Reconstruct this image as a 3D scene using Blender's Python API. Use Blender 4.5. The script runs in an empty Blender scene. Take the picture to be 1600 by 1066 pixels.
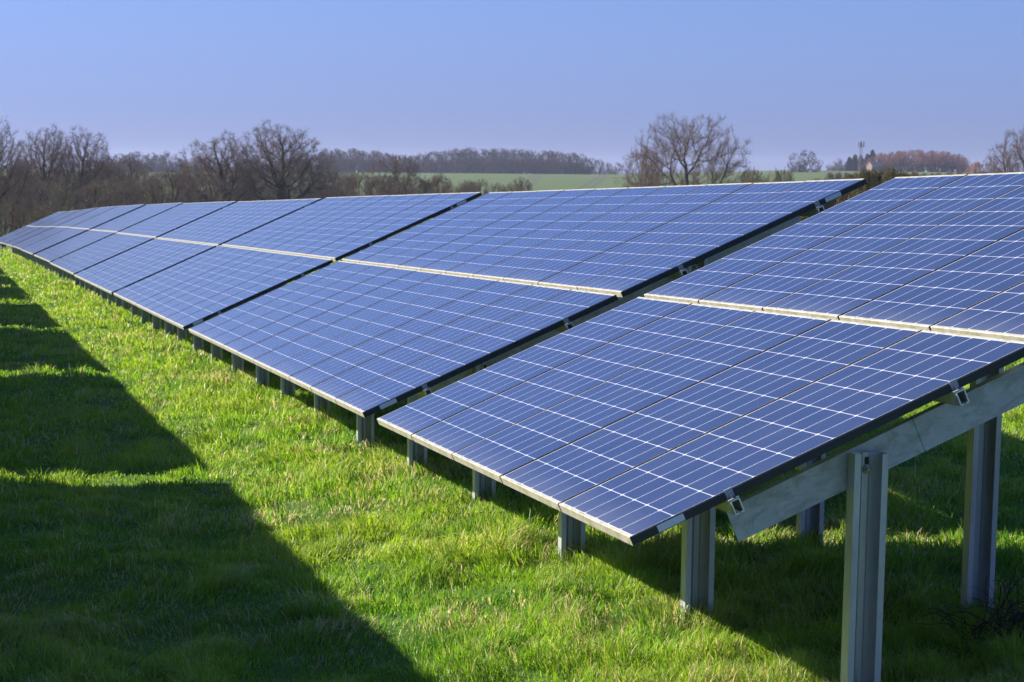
import bpy, math, random
import numpy as np
from mathutils import Vector, Matrix, noise
R = math.radians
sc = bpy.context.scene
COL = sc.collection
random.seed(7); np.random.seed(7)

# ------------------------------------------------------------------ camera
CAMH = 1.80                               # eye height above the datum
PSI = R(13.4312)                          # rows recede this far left of the view
F_PX, PITCH, ROLL = 3704.4, R(9.284), R(0.658)
cam = bpy.data.objects.new('camera', bpy.data.cameras.new('camera')); COL.objects.link(cam)
cam.data.sensor_width = 36.0
cam.data.lens = F_PX / 1600 * 36.0
cam.data.shift_x = 0.0
cam.data.shift_y = 337.8 / 1600
cam.data.clip_start = 0.1; cam.data.clip_end = 20000
cam.location = (0, 0, CAMH)
cam.rotation_mode = 'QUATERNION'
cam.rotation_quaternion = (Matrix.Rotation(R(90) - PITCH, 3, 'X') @ Matrix.Rotation(ROLL, 3, 'Z')).to_quaternion()
cam.data.dof.use_dof = True
cam.data.dof.focus_distance = 11.5
cam.data.dof.aperture_fstop = 13.0
sc.camera = cam
sc.render.resolution_x, sc.render.resolution_y = 1024, 682

D3 = Vector((-math.sin(PSI), math.cos(PSI), 0))      # along the row, away from the camera
E3 = Vector((math.cos(PSI), math.sin(PSI), 0))       # across the row, up the slope of the panels
LAT0 = 2.307                                         # row's front edge lies this far right of the camera
# ------------------------------------------------------------------ sun and sky
sdir = (E3 * -1.54 + D3 * 1.0 + Vector((0, 0, 1))).normalized()
SUN_EL = math.asin(sdir.z)
SUN_AZ = math.atan2(sdir.x, sdir.y)                  # clockwise from +Y
w = bpy.data.worlds.new('World'); sc.world = w; w.use_nodes = True
nt = w.node_tree; bg = nt.nodes['Background']
sky = nt.nodes.new('ShaderNodeTexSky'); sky.sky_type = 'NISHITA'
sky.sun_disc = False
sky.sun_elevation = SUN_EL; sky.sun_rotation = SUN_AZ
sky.altitude = 200; sky.air_density = 1.0; sky.dust_density = 0.25; sky.ozone_density = 4.0
tint = nt.nodes.new('ShaderNodeMix'); tint.data_type = 'RGBA'; tint.blend_type = 'MULTIPLY'
tint.inputs[0].default_value = 1.0; tint.inputs[7].default_value = (0.70, 0.81, 1.57, 1)
tc = nt.nodes.new('ShaderNodeTexCoord'); sx = nt.nodes.new('ShaderNodeSeparateXYZ')
low = nt.nodes.new('ShaderNodeValToRGB'); le = low.color_ramp.elements; low.color_ramp.interpolation = 'EASE'
le[0].position = 0.0; le[0].color = (.404, .430, .523, 1); le[1].position = .085; le[1].color = (.566, .548, .511, 1)
e_ = le.new(.5); e_.color = (1.0, .90, .66, 1)
t2 = nt.nodes.new('ShaderNodeMix'); t2.data_type = 'RGBA'; t2.blend_type = 'MULTIPLY'; t2.inputs[0].default_value = 1.0
nt.links.new(tc.outputs['Generated'], sx.inputs[0]); nt.links.new(sx.outputs[2], low.inputs[0])
nt.links.new(sky.outputs[0], tint.inputs[6]); nt.links.new(tint.outputs[2], t2.inputs[6]); nt.links.new(low.outputs[0], t2.inputs[7]); nt.links.new(t2.outputs[2], bg.inputs[0])
bg.inputs[1].default_value = 0.070
sun = bpy.data.objects.new('sun', bpy.data.lights.new('sun', 'SUN')); COL.objects.link(sun)
sun.data.energy = 5.0; sun.data.angle = R(0.53); sun.data.color = (1.0, 0.93, 0.82)
sun.rotation_mode = 'QUATERNION'; sun.rotation_quaternion = sdir.to_track_quat('Z', 'Y')
sc.view_settings.view_transform = 'Standard'; sc.view_settings.look = 'None'
sc.view_settings.exposure = 1.3; sc.view_settings.gamma = 1.0

# ------------------------------------------------------------------ helpers
def tag(o, label=None, cat=None, group=None, kind=None):
    if label: o['label'] = label
    if cat: o['category'] = cat
    if group: o['group'] = group
    if kind: o['kind'] = kind
    return o
def empty(name, loc, rz=0):
    o = bpy.data.objects.new(name, None); COL.objects.link(o)
    o.location = loc; o.rotation_euler = (0, 0, rz); o.empty_display_size = .2
    return o
def link_mesh(name, me, parent=None):
    o = bpy.data.objects.new(name, me); COL.objects.link(o)
    if parent: o.parent = parent
    return o
class MB:
    def __init__(s): s.v = []; s.f = []; s.m = []
    def quad(s, a, b, c, d, m=0):
        n = len(s.v); s.v += [a, b, c, d]; s.f.append((n, n+1, n+2, n+3)); s.m.append(m)
    def prism(s, prof, axis, lo, hi, m=0, cap=True):
        """profile of (u,v) pairs extruded along an axis: 'x' -> (t,u,v), 'y' -> (u,t,v), 'z' -> (u,v,t)"""
        n = len(prof); b = len(s.v)
        for t in (lo, hi):
            for (u, v) in prof:
                s.v.append((t, u, v) if axis == 'x' else (u, t, v) if axis == 'y' else (u, v, t))
        for i in range(n):
            j = (i+1) % n; s.f.append((b+i, b+j, b+n+j, b+n+i)); s.m.append(m)
        if cap:
            s.f.append(tuple(range(b+n-1, b-1, -1))); s.m.append(m)
            s.f.append(tuple(range(b+n, b+2*n))); s.m.append(m)
    def box(s, x0, x1, y0, y1, z0, z1, m=0):
        s.prism([(x0, y0), (x1, y0), (x1, y1), (x0, y1)], 'z', z0, z1, m)
    def tube(s, p0, p1, r0, r1, n=6, m=0, cap=False):
        p0 = Vector(p0); p1 = Vector(p1); d = (p1-p0)
        if d.length < 1e-6: return
        d.normalize(); a = d.orthogonal().normalized(); c = d.cross(a); b = len(s.v)
        for p, r in ((p0, r0), (p1, r1)):
            for i in range(n):
                t = 2*math.pi*i/n; s.v.append(tuple(p + (a*math.cos(t)+c*math.sin(t))*r))
        for i in range(n):
            j = (i+1) % n; s.f.append((b+i, b+j, b+n+j, b+n+i)); s.m.append(m)
        if cap:
            s.f.append(tuple(range(b+n-1, b-1, -1))); s.m.append(m)
            s.f.append(tuple(range(b+n, b+2*n))); s.m.append(m)
    def mesh(s, name, mats, smooth=False):
        me = bpy.data.meshes.new(name); me.from_pydata([tuple(v) for v in s.v], [], s.f)
        for m in mats: me.materials.append(m)
        me.polygons.foreach_set('material_index', s.m)
        if smooth: me.polygons.foreach_set('use_smooth', [True]*len(s.f))
        me.update(); return me
def recalc(me):
    import bmesh
    bm = bmesh.new(); bm.from_mesh(me); bmesh.ops.recalc_face_normals(bm, faces=bm.faces); bm.to_mesh(me); bm.free(); return me

class NT:
    """tiny node builder"""
    def __init__(s, name):
        s.mat = bpy.data.materials.new(name); s.mat.use_nodes = True; s.t = s.mat.node_tree
        s.b = s.t.nodes['Principled BSDF']; s.out = s.t.nodes['Material Output']
    def n(s, typ, **k):
        x = s.t.nodes.new(typ)
        for a, v in k.items(): setattr(x, a, v)
        return x
    def put(s, inp, v):
        if isinstance(v, bpy.types.NodeSocket): s.t.links.new(v, inp)
        else: inp.default_value = v
    def math(s, op, a, b=0.0, c=None, clamp=False):
        x = s.n('ShaderNodeMath', operation=op); x.use_clamp = clamp
        s.put(x.inputs[0], a); s.put(x.inputs[1], b)
        if c is not None: s.put(x.inputs[2], c)
        return x.outputs[0]
    def mix(s, f, a, b, blend='MIX'):
        x = s.n('ShaderNodeMix', data_type='RGBA', blend_type=blend)
        s.put(x.inputs[0], f); s.put(x.inputs[6], a if isinstance(a, bpy.types.NodeSocket) else (*a[:3], 1)); s.put(x.inputs[7], b if isinstance(b, bpy.types.NodeSocket) else (*b[:3], 1))
        return x.outputs[2]
    def noise(s, scale, vec=None, detail=4, rough=.55, dist=0):
        x = s.n('ShaderNodeTexNoise'); x.inputs['Scale'].default_value = scale
        x.inputs['Detail'].default_value = detail; x.inputs['Roughness'].default_value = rough; x.inputs['Distortion'].default_value = dist
        if vec is not None: s.t.links.new(vec, x.inputs['Vector'])
        return x.outputs[0]
    def ramp(s, f, pts):
        x = s.n('ShaderNodeValToRGB'); e = x.color_ramp.elements
        while len(e) < len(pts): e.new(.5)
        for i, (p, c) in enumerate(pts): e[i].position = p; e[i].color = (*c, 1) if not isinstance(c, (int, float)) else (c, c, c, 1)
        s.put(x.inputs[0], f); return x.outputs[0]
    def coord(s, which='Object'): return s.n('ShaderNodeTexCoord').outputs[which]
    def pos(s): return s.n('ShaderNodeNewGeometry').outputs['Position']
    def bump(s, h, strength=.3, dist=.01):
        x = s.n('ShaderNodeBump'); x.inputs['Strength'].default_value = strength; x.inputs['Distance'].default_value = dist
        s.put(x.inputs['Height'], h); s.t.links.new(x.outputs[0], s.b.inputs['Normal'])
    def scaled(s, vec, sx, sy, sz):
        x = s.n('ShaderNodeMapping'); x.inputs['Scale'].default_value = (sx, sy, sz); s.t.links.new(vec, x.inputs[0]); return x.outputs[0]

# ------------------------------------------------------------------ materials
def mat_cells():
    m = NT('photovoltaic_cells')
    uv = m.n('ShaderNodeUVMap'); uv.uv_map = 'metres'
    sp = m.n('ShaderNodeSeparateXYZ'); m.t.links.new(uv.outputs[0], sp.inputs[0])
    px, py = .1620, .1625; ox, oy = (1.65-10*px)/2, (.992-6*py)/2
    def axis(v, o, p, n):
        a = m.math('DIVIDE', m.math('SUBTRACT', v, o), p)
        fr = m.math('FRACT', a)
        dist = m.math('MULTIPLY', m.math('MINIMUM', fr, m.math('SUBTRACT', 1.0, fr)), p)     # metres to the nearest cell edge
        ins = m.math('MULTIPLY', m.math('GREATER_THAN', a, 0.0), m.math('LESS_THAN', a, float(n)))
        return dist, ins, a
    dx, inx, ax = axis(sp.outputs[0], ox, px, 10)
    dy, iny, ay = axis(sp.outputs[1], oy, py, 6)
    lx = m.math('LESS_THAN', dx, .0017); ly = m.math('LESS_THAN', dy, .0021)
    diam = m.math('LESS_THAN', m.math('ADD', dx, dy), .012)
    line = m.math('MAXIMUM', m.math('MAXIMUM', lx, ly), diam)
    inside = m.math('MULTIPLY', inx, iny)
    white = m.math('MAXIMUM', line, m.math('SUBTRACT', 1.0, inside))
    # busbars: three hair-thin silver lines per cell along the panel; fingers too fine to draw
    fr = m.math('FRACT', m.math('MULTIPLY', ay, 1.0))
    bb = None
    for k in (1/6, .5, 5/6):
        t = m.math('LESS_THAN', m.math('ABSOLUTE', m.math('SUBTRACT', fr, k)), .0035)
        bb = t if bb is None else m.math('MAXIMUM', bb, t)
    bb = m.math('MULTIPLY', bb, .02)
    # small tone differences from cell to cell and panel to panel
    ci = m.n('ShaderNodeCombineXYZ'); m.put(ci.inputs[0], m.math('FLOOR', ax)); m.put(ci.inputs[1], m.math('FLOOR', ay))
    oi = m.n('ShaderNodeObjectInfo'); m.put(ci.inputs[2], m.math('MULTIPLY', oi.outputs['Random'], 57.0))
    wn = m.n('ShaderNodeTexWhiteNoise'); m.t.links.new(ci.outputs[0], wn.inputs[0])
    cell = m.mix(wn.outputs[0], (.0055, .0130, .043), (.0085, .0175, .054))
    cell = m.mix(m.math('MULTIPLY', oi.outputs['Random'], .35), cell, (.012, .021, .058))
    cell = m.mix(bb, cell, (.35, .38, .45))
    col = m.mix(white, cell, (.50, .51, .56))
    # dust and a lichen-ish smear gathering along the lower edge, in smudges
    oc = m.coord('Object')
    dn = m.noise(3.0, oc, 5, .6)
    edge = m.ramp(sp.outputs[0], [(0.0, 1.0), (.045, .55), (.16, 0.0)])
    spots = m.ramp(m.noise(38, oc, 3, .6), [(.70, 0.0), (.78, 1.0)])
    dust = m.math('ADD', m.math('MULTIPLY', dn, .075), m.math('MULTIPLY', m.math('MULTIPLY', edge, dn), .28))
    dust = m.math('ADD', dust, m.math('MULTIPLY', spots, .03), clamp=True)
    col = m.mix(dust, col, (.34, .33, .30))
    m.put(m.b.inputs['Base Color'], col)
    m.put(m.b.inputs['Roughness'], m.math('ADD', .08, m.math('MULTIPLY', dn, .14)))
    m.b.inputs['IOR'].default_value = 1.45
    m.bump(m.noise(1.3, oc, 2, .5), .03, .006)
    return m.mat
def mat_metal(name, c1, c2, rough=.45, metallic=.55, stain=None, scale=9, amt=.5, streak=(1, 1, 1)):
    m = NT(name); oc = m.scaled(m.coord('Object'), *streak)
    n1 = m.noise(scale, oc, 6, .65); n2 = m.noise(scale*6, oc, 3, .6)
    v = m.n('ShaderNodeTexVoronoi'); v.inputs['Scale'].default_value = scale*7; m.t.links.new(oc, v.inputs['Vector'])
    f = m.math('ADD', m.math('MULTIPLY', n1, .7), m.math('MULTIPLY', n2, .3))
    col = m.mix(m.ramp(f, [(.35, 0.0), (.65, 1.0)]), c1, c2)
    col = m.mix(m.math('MULTIPLY', v.outputs['Distance'], .22), col, (c1[0]*.6, c1[1]*.62, c1[2]*.64))
    if stain:
        s1 = m.ramp(m.noise(scale*1.7, oc, 5, .7, .6), [(.48, 0.0), (.62, 1.0)])
        col = m.mix(m.math('MULTIPLY', s1, amt), col, stain)
    m.put(m.b.inputs['Base Color'], col); m.b.inputs['Metallic'].default_value = metallic
    m.put(m.b.inputs['Roughness'], m.math('ADD', rough-.08, m.math('MULTIPLY', n1, .2)))
    m.bump(n2, .12, .002)
    return m.mat
M_CELL = mat_cells()
M_RAIL = mat_metal('aluminium_rail_weathered', (.46, .44, .37), (.33, .31, .23), .5, .15, (.22, .22, .10), 14, .75, (1, .5, 1))
M_SIDE = mat_metal('near_black_side_rail', (.012, .014, .018), (.02, .022, .026), .5, .0, None)  # near-black base colour for the long rails; the short rails stay pale
M_LIP = mat_metal('rail_lip_aluminium', (.17, .16, .14), (.12, .11, .10), .5, .1, None)
M_GALV = mat_metal('galvanised_steel', (.50, .52, .52), (.40, .42, .43), .42, .45, (.28, .30, .28), 5, .35, (1, 1, .35))
M_GALV2 = mat_metal('galvanised_rafter', (.50, .52, .54), (.37, .39, .40), .5, .35, (.24, .26, .23), 12, .6, (.5, 1, 1))
M_CUT = mat_metal('bright_cut_aluminium', (.80, .80, .80), (.66, .66, .66), .35, .5, None)
M_BOLT = mat_metal('zinc_bolt', (.35, .35, .36), (.2, .2, .21), .3, .8, None)
M_STICK = mat_metal('pale_paper_sticker', (.70, .73, .80), (.60, .63, .70), .5, 0, None)

def mat_bark(name, c1, c2, sc_=1.5):
    m = NT(name); p = m.pos()
    n1 = m.noise(sc_, p, 5, .6)
    oi = m.n('ShaderNodeObjectInfo')
    c = m.mix(m.ramp(n1, [(.35, 0.0), (.65, 1.0)]), c1, c2)
    c = m.mix(m.math('MULTIPLY', oi.outputs['Random'], .35), c, tuple(x*1.25 for x in c2))
    m.put(m.b.inputs['Base Color'], c); m.b.inputs['Roughness'].default_value = .9
    m.b.inputs['Specular IOR Level'].default_value = .15
    return m.mat
M_BARK = mat_bark('oak_bark', (.055, .043, .032), (.036, .035, .022), .8)
M_TWIG = mat_bark('bare_twigs_brown', (.185, .125, .092), (.13, .094, .066), .35)
M_WOOD = mat_bark('far_wood_twigs', (.085, .056, .048), (.06, .043, .038), .3)
M_TWIGR = mat_bark('bare_twigs_reddish', (.30, .15, .12), (.21, .115, .095), .3)
M_TWIGO = mat_bark('hedge_twigs_olive', (.175, .14, .08), (.13, .115, .06), .4)
M_TWIGORANGE = mat_bark('orange_willow_twigs', (.50, .20, .08), (.38, .14, .06), .4)
M_PINE = mat_bark('pine_needles_dark', (.022, .035, .02), (.04, .05, .028), .5)
M_BRAMBLE = mat_bark('dead_bramble', (.075, .055, .045), (.04, .032, .028), 6)

def mat_grass():
    m = NT('grass_blades')
    at = m.n('ShaderNodeAttribute', attribute_name='tint')
    green = m.ramp(at.outputs['Fac'], [(0.0, (.042, .135, .014)), (.35, (.108, .24, .018)), (.66, (.205, .34, .027)), (.84, (.32, .40, .065)), (.89, (.42, .32, .14)), (1.0, (.55, .43, .24))])
    big = m.noise(.55, m.pos(), 3, .55)
    green = m.mix(m.ramp(big, [(.38, 0.0), (.66, .55)]), green, (.27, .345, .03))
    m.put(m.b.inputs['Base Color'], green); m.b.inputs['Roughness'].default_value = .42
    m.b.inputs['Specular IOR Level'].default_value = .25
    tr = m.n('ShaderNodeBsdfTranslucent'); hs = m.n('ShaderNodeHueSaturation')
    hs.inputs['Saturation'].default_value = 1.05; hs.inputs['Value'].default_value = 1.7; m.t.links.new(green, hs.inputs['Color'])
    m.t.links.new(hs.outputs[0], tr.inputs[0])
    mx = m.n('ShaderNodeMixShader'); mx.inputs[0].default_value = .45
    m.t.links.new(m.b.outputs[0], mx.inputs[1]); m.t.links.new(tr.outputs[0], mx.inputs[2]); m.t.links.new(mx.outputs[0], m.out.inputs[0])
    return m.mat
M_GRASS = mat_grass()
def mat_ground():
    m = NT('field_ground'); p = m.pos()
    sp = m.n('ShaderNodeSeparateXYZ'); m.t.links.new(p, sp.inputs[0])
    n1 = m.noise(7, p, 5, .65); n2 = m.noise(.5, p, 4, .6); n3 = m.noise(.012, p, 4, .6)
    near = m.mix(m.ramp(n1, [(.35, 0.0), (.65, 1.0)]), (.05, .12, .018), (.09, .15, .03))
    near = m.mix(m.ramp(n2, [(.55, 0.0), (.72, .5)]), near, (.11, .10, .05))
    far = m.mix(n3, (.075, .112, .036), (.095, .132, .048))
    far = m.mix(m.ramp(n2, [(.3, .0), (.7, .35)]), far, (.065, .10, .035))
    ff = m.n('ShaderNodeMapRange'); ff.inputs[1].default_value = 120; ff.inputs[2].default_value = 240
    m.put(ff.inputs[0], sp.outputs[1])
    m.put(m.b.inputs['Base Color'], m.mix(ff.outputs[0], near, far)); m.b.inputs['Roughness'].default_value = .95
    m.b.inputs['Specular IOR Level'].default_value = .1
    m.bump(n1, .6, .03)
    return m.mat
M_GROUND = mat_ground()
def mat_plain(name, c, rough=.8):
    m = NT(name); n = m.noise(2.0, m.pos(), 4, .6)
    m.put(m.b.inputs['Base Color'], m.mix(n, c, tuple(x*.75 for x in c))); m.b.inputs['Roughness'].default_value = rough
    return m.mat
M_TRACK = mat_plain('wheel_track_soil', (.045, .060, .03), .95)
M_BRICK = mat_plain('brick_wall', (.19, .13, .10)); M_TILE = mat_plain('clay_roof_tiles', (.40, .26, .18)); M_MAST = mat_plain('mast_steel', (.10, .10, .12), .6); M_ANT = mat_plain('antenna_grey', (.16, .16, .19), .6)
M_WHITE = mat_plain('white_paint', (.75, .75, .74), .5); M_GLASS = mat_plain('window_glass_dark', (.03, .035, .04), .1)

# ------------------------------------------------------------------ terrain
def sstep(a, b, x):
    t = np.clip((x-a)/(b-a), 0, 1); return t*t*(3-2*t)
def undul(X, Y):
    return (.018*np.sin(X*1.9+1.3)*np.cos(Y*1.3+.4) + .022*np.sin(X*.63-Y*.51+2.0) + .012*np.sin(X*3.7+Y*2.9) + .010*np.cos(X*5.3-Y*4.1+1.0) + .007*np.sin(X*11.3+Y*4.7)*np.cos(Y*9.1-X*3.3))
def terrain(X, Y):
    """height above datum; numpy arrays"""
    X = np.asarray(X, float); Y = np.asarray(Y, float)
    al = X*D3.x + Y*D3.y
    zn = -1.93 - .0205*(al-8) - .0000135*np.clip(al-70, 0, 1e9)**2*4 + CAMH
    zn = np.where(al < -10, -1.93+.0205*18+CAMH, zn)
    near = zn + undul(X, Y)
    val = -7.4 + CAMH
    ang = X/np.maximum(Y, 1)
    ridge = CAMH - 3.2 + 3.6*sstep(.03, .13, ang) + 1.2*np.sin(X*.004+1)
    hill = val + (ridge-val)*sstep(330, 1380, Y)**.85
    back = ridge - 25*sstep(1450, 2600, Y)
    far = np.where(Y < 1400, hill, back)
    far = np.where(Y < 0, -1.5, far)
    t = sstep(118, 300, np.where(Y > 0, Y, 0))
    return near*(1-t) + far*t
def th(x, y): return float(terrain(x, y))

rs = np.concatenate([[0], np.geomspace(1.5, 160, 190), np.geomspace(165, 4000, 110)])
angs = np.concatenate([np.linspace(-20, 20, 161), np.linspace(22, 338, 100)])*math.pi/180
rr, aa = np.meshgrid(rs, angs, indexing='ij')
X = rr*np.sin(aa); Y = rr*np.cos(aa)
vv = np.stack([X, Y, terrain(X, Y)-.004], -1).reshape(-1, 3)
nr, na = rr.shape
ii, jj = np.meshgrid(np.arange(nr-1), np.arange(na), indexing='ij'); j2 = (jj+1) % na
ff = np.stack([ii*na+jj, ii*na+j2, (ii+1)*na+j2, (ii+1)*na+jj], -1).reshape(-1, 4)
me = bpy.data.meshes.new('ground')
def np_mesh(me, v, loops, starts, totals):
    me.vertices.add(len(v)); me.vertices.foreach_set('co', v.astype(np.float32).ravel())
    me.loops.add(len(loops)); me.loops.foreach_set('vertex_index', loops.astype(np.int32))
    me.polygons.add(len(starts)); me.polygons.foreach_set('loop_start', starts.astype(np.int32)); me.polygons.foreach_set('loop_total', totals.astype(np.int32))
    me.update(calc_edges=True)
np_mesh(me, vv, ff[:, ::-1].ravel(), np.arange(len(ff))*4, np.full(len(ff), 4))
me.materials.append(M_GROUND); me.polygons.foreach_set('use_smooth', [True]*len(me.polygons))
tag(link_mesh('ground', me), 'grassy field sloping away to a green hill', 'ground', kind='structure')

def px_dir(px, py):
    """direction of a photo pixel, used to look up how wide and tall a thing is at its distance"""
    u, v = px-800.6, py-533-337.8
    c, s = math.cos(ROLL), math.sin(ROLL)
    a, b = (u*c+v*s)/F_PX, -(-u*s+v*c)/F_PX
    c, s = math.cos(PITCH), math.sin(PITCH)
    return Vector((a, c+b*s, -s+b*c))
def spot(px, py, Y):
    r = px_dir(px, py); r = r*(Y/r.y); return Vector((r.x, r.y, r.z+CAMH))

# wheel tracks up the far field
def track(name, x0, x1, off):
    mb = MB()
    for k in range(40):
        a = k/40; b = (k+1)/40
        pts = []
        for t in (a, b):
            Yd = 620 + t*(1330-620); xc = x0+(x1-x0)*t + off
            pts.append((xc-.55, Yd, th(xc-.55, Yd)+.06)); pts.append((xc+.55, Yd, th(xc+.55, Yd)+.06))
        mb.quad(pts[0], pts[1], pts[3], pts[2])
    o = link_mesh(name, mb.mesh(name, [M_TRACK])); return tag(o, 'dark wheel track running up the far green field', 'track', kind='structure')
for (xa, xb) in ((13.5, 49), (-2, 12)):
    track('path', xa, xb, 0); track('path', xa, xb, 3.2)

# ------------------------------------------------------------------ solar tables
PW, PL, GAPY, PT = .992, 1.65, .020, .035
TH = R(24.062)
ROWGAP = .030
def panel_meshes():
    mb = MB(); b = .011
    # glass sheet set just under the rail lips
    mb.quad((.004, .0025, -.0015), (PL-.004, .0025, -.0015), (PL-.004, PW-.0025, -.0015), (.004, PW-.0025, -.0015))
    mb.quad((.004, .0025, -.006), (.004, PW-.0025, -.006), (PL-.004, PW-.0025, -.006), (PL-.004, .0025, -.006), 1)
    me = mb.mesh('solar_panel', [M_CELL, M_WHITE])
    uv = me.uv_layers.new(name='metres')
    for l in me.loops: uv.data[l.index].uv = me.vertices[l.vertex_index].co[:2]
    fr = MB()
    # short rails at the lower and upper ends (u = x, v = z), a small bevel on the outer corner
    for s in (0, 1):
        X0 = (lambda x: x) if s == 0 else (lambda x: PL-x)
        prof = [(X0(0), -PT), (X0(0), -.002), (X0(.002), 0), (X0(.012), 0), (X0(.012), -.0045), (X0(.003), -.0045), (X0(.003), -PT+.003), (X0(.028), -PT+.003), (X0(.028), -PT)]
        fr.prism(prof, 'y', .0, PW, 0)
    # long rails (u = y, v = z)
    for s in (0, 1):
        Y0 = (lambda y: y) if s == 0 else (lambda y: PW-y)
        a, c = .0125, PL-.0125
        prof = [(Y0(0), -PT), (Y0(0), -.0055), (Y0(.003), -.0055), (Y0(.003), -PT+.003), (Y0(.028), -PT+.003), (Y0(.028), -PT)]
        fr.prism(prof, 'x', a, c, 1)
        prof = [(Y0(0), -.0054), (Y0(.0016), 0.0), (Y0(.0028), 0.0), (Y0(.0028), -.0014)]
        fr.prism(prof, 'x', a, c, 2)
    # the end faces of the short rails are dark too
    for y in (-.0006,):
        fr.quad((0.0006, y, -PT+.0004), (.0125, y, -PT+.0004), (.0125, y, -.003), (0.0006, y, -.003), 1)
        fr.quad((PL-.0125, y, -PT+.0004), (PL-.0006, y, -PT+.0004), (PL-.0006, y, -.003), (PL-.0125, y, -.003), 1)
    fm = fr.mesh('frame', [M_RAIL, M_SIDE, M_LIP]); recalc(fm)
    jb = MB(); jb.box(PL-.30, PL-.18, PW/2-.06, PW/2+.06, -.03, -.0062)
    jm = jb.mesh('junction_box', [M_SIDE]); recalc(jm)
    return me, fm, jm
ME_PANEL, ME_FRAME, ME_JBOX = panel_meshes()
def lipped_c(w_, dpt, lip, t):
    """C profile: web at v=dpt, opening toward v=0, lips folded inwards; u spans -w/2..w/2"""
    h = w_/2
    return [(-h, dpt), (-h, 0), (-h+lip, 0), (-h+lip, t), (-h+t, t), (-h+t, dpt-t), (-h*.30, dpt-t), (-h*.18, dpt-t-.005), (h*.18, dpt-t-.005), (h*.30, dpt-t), (h-t, dpt-t), (h-t, t), (h-lip, t), (h-lip, 0), (h, 0), (h, dpt), (h*.30, dpt), (h*.18, dpt-.005), (-h*.18, dpt-.005), (-h*.30, dpt)]
def post_mesh(height):
    mb = MB(); mb.prism(lipped_c(.130, .070, .024, .004), 'z', -.35, height)
    return recalc(mb.mesh('post', [M_GALV]))
def rafter_mesh(x0, x1):
    mb = MB(); t = .003                      # C section, web toward the camera side (y=0), depth .13, flanges .05
    prof = [(0, 0), (.05, 0), (.05, -.018), (.05-t, -.018), (.05-t, -t), (t, -t), (t, -.130+t), (.05-t, -.130+t), (.05-t, -.112), (.05, -.112), (.05, -.130), (0, -.130)]
    xm = 1.18
    for a, b in ((x0, xm-.002), (xm+.001, x1)): mb.prism(prof, 'x', a, b)
    mb.box(xm-.14, xm+.14, .0035, .0065, -.12, -.01)       # splice plate behind the joint
    return recalc(mb.mesh('rafter', [M_GALV2]))
def purlin_mesh(length):
    mb = MB(); t = .0048; h, w_ = .054, .037     # open-ended channel, mouth down
    prof = [(-w_/2, 0), (w_/2, 0), (w_/2, -h), (w_/2-.014, -h), (w_/2-.014, -h+t), (w_/2-t, -h+t), (w_/2-t, -t), (-w_/2+t, -t), (-w_/2+t, -h+t), (-w_/2+.014, -h+t), (-w_/2+.014, -h), (-w_/2, -h)]
    mb.prism(prof, 'y', 0, length, 0, True)
    me = recalc(mb.mesh('purlin', [M_GALV2, M_CUT]))
    for f in me.polygons: f.material_index = 1 if abs(f.normal.y) > .9 else 0
    return me
def clamp_mesh():
    mb = MB()
    mb.box(-.015, .015, -.004, -.0012, -.031, .0004)       # plate against the side rail
    mb.box(-.015, .015, -.004, .004, .0006, .0026)        # lip hooked over the rail
    mb.box(-.020, .020, -.030, -.0045, -.0345, -.0315)     # foot on the purlin
    mb.tube((0, -.017, -.032), (0, -.017, -.020), .0055, .0065, 6, 1, True)
    return recalc(mb.mesh('end_clamp', [M_STICK_METAL, M_BOLT]))
M_STICK_METAL = mat_metal('clamp_aluminium', (.34, .38, .42), (.26, .30, .34), .4, .4, None)
def sticker_mesh():
    mb = MB(); mb.quad((0, -.0013, -PT+.003), (.105, -.0013, -PT+.003), (.105, -.0013, -.0058), (0, -.0013, -.0058))
    return mb.mesh('sticker', [M_STICK])
def bolt_mesh():
    mb = MB(); mb.tube((0, 0, 0), (0, -.012, 0), .014, .014, 6, 0, True); mb.tube((0, .003, 0), (0, -.002, 0), .020, .020, 14, 0, True); mb.tube((0, -.012, 0), (0, -.024, 0), .007, .007, 8, 0, True)
    return recalc(mb.mesh('bolt', [M_BOLT]))
def slot_mesh():
    mb = MB(); mb.prism([(-.006, -.014), (.006, -.014), (.0085, -.008), (.0085, .008), (.006, .014), (-.006, .014), (-.0085, .008), (-.0085, -.008)], 'y', -.0006, .0)
    return recalc(mb.mesh('slot', [M_SIDE]))
def cable_mesh(n):
    mb = MB(); r = random.Random(3); p = Vector((0, .2, 0))
    for i in range(n):
        sag = r.uniform(.03, .11); xo = r.uniform(-.02, .02)
        for j in range(1, 9):
            t = j/8; q = Vector((xo*math.sin(t*math.pi), .2+(i+t)*(PW+GAPY)*.98, -sag*4*t*(1-t))); mb.tube(p, q, .0035, .0035, 5); p = q
    return mb.mesh('cable', [M_SIDE])
ME_SLOT = slot_mesh(); ME_CABLE = {5: cable_mesh(4), 10: cable_mesh(9)}
ME_CLAMP, ME_STICK, ME_BOLT = clamp_mesh(), sticker_mesh(), bolt_mesh()
ME_RAFT = rafter_mesh(.40, 3.10)
_pur = {}; _post = {}
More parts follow.
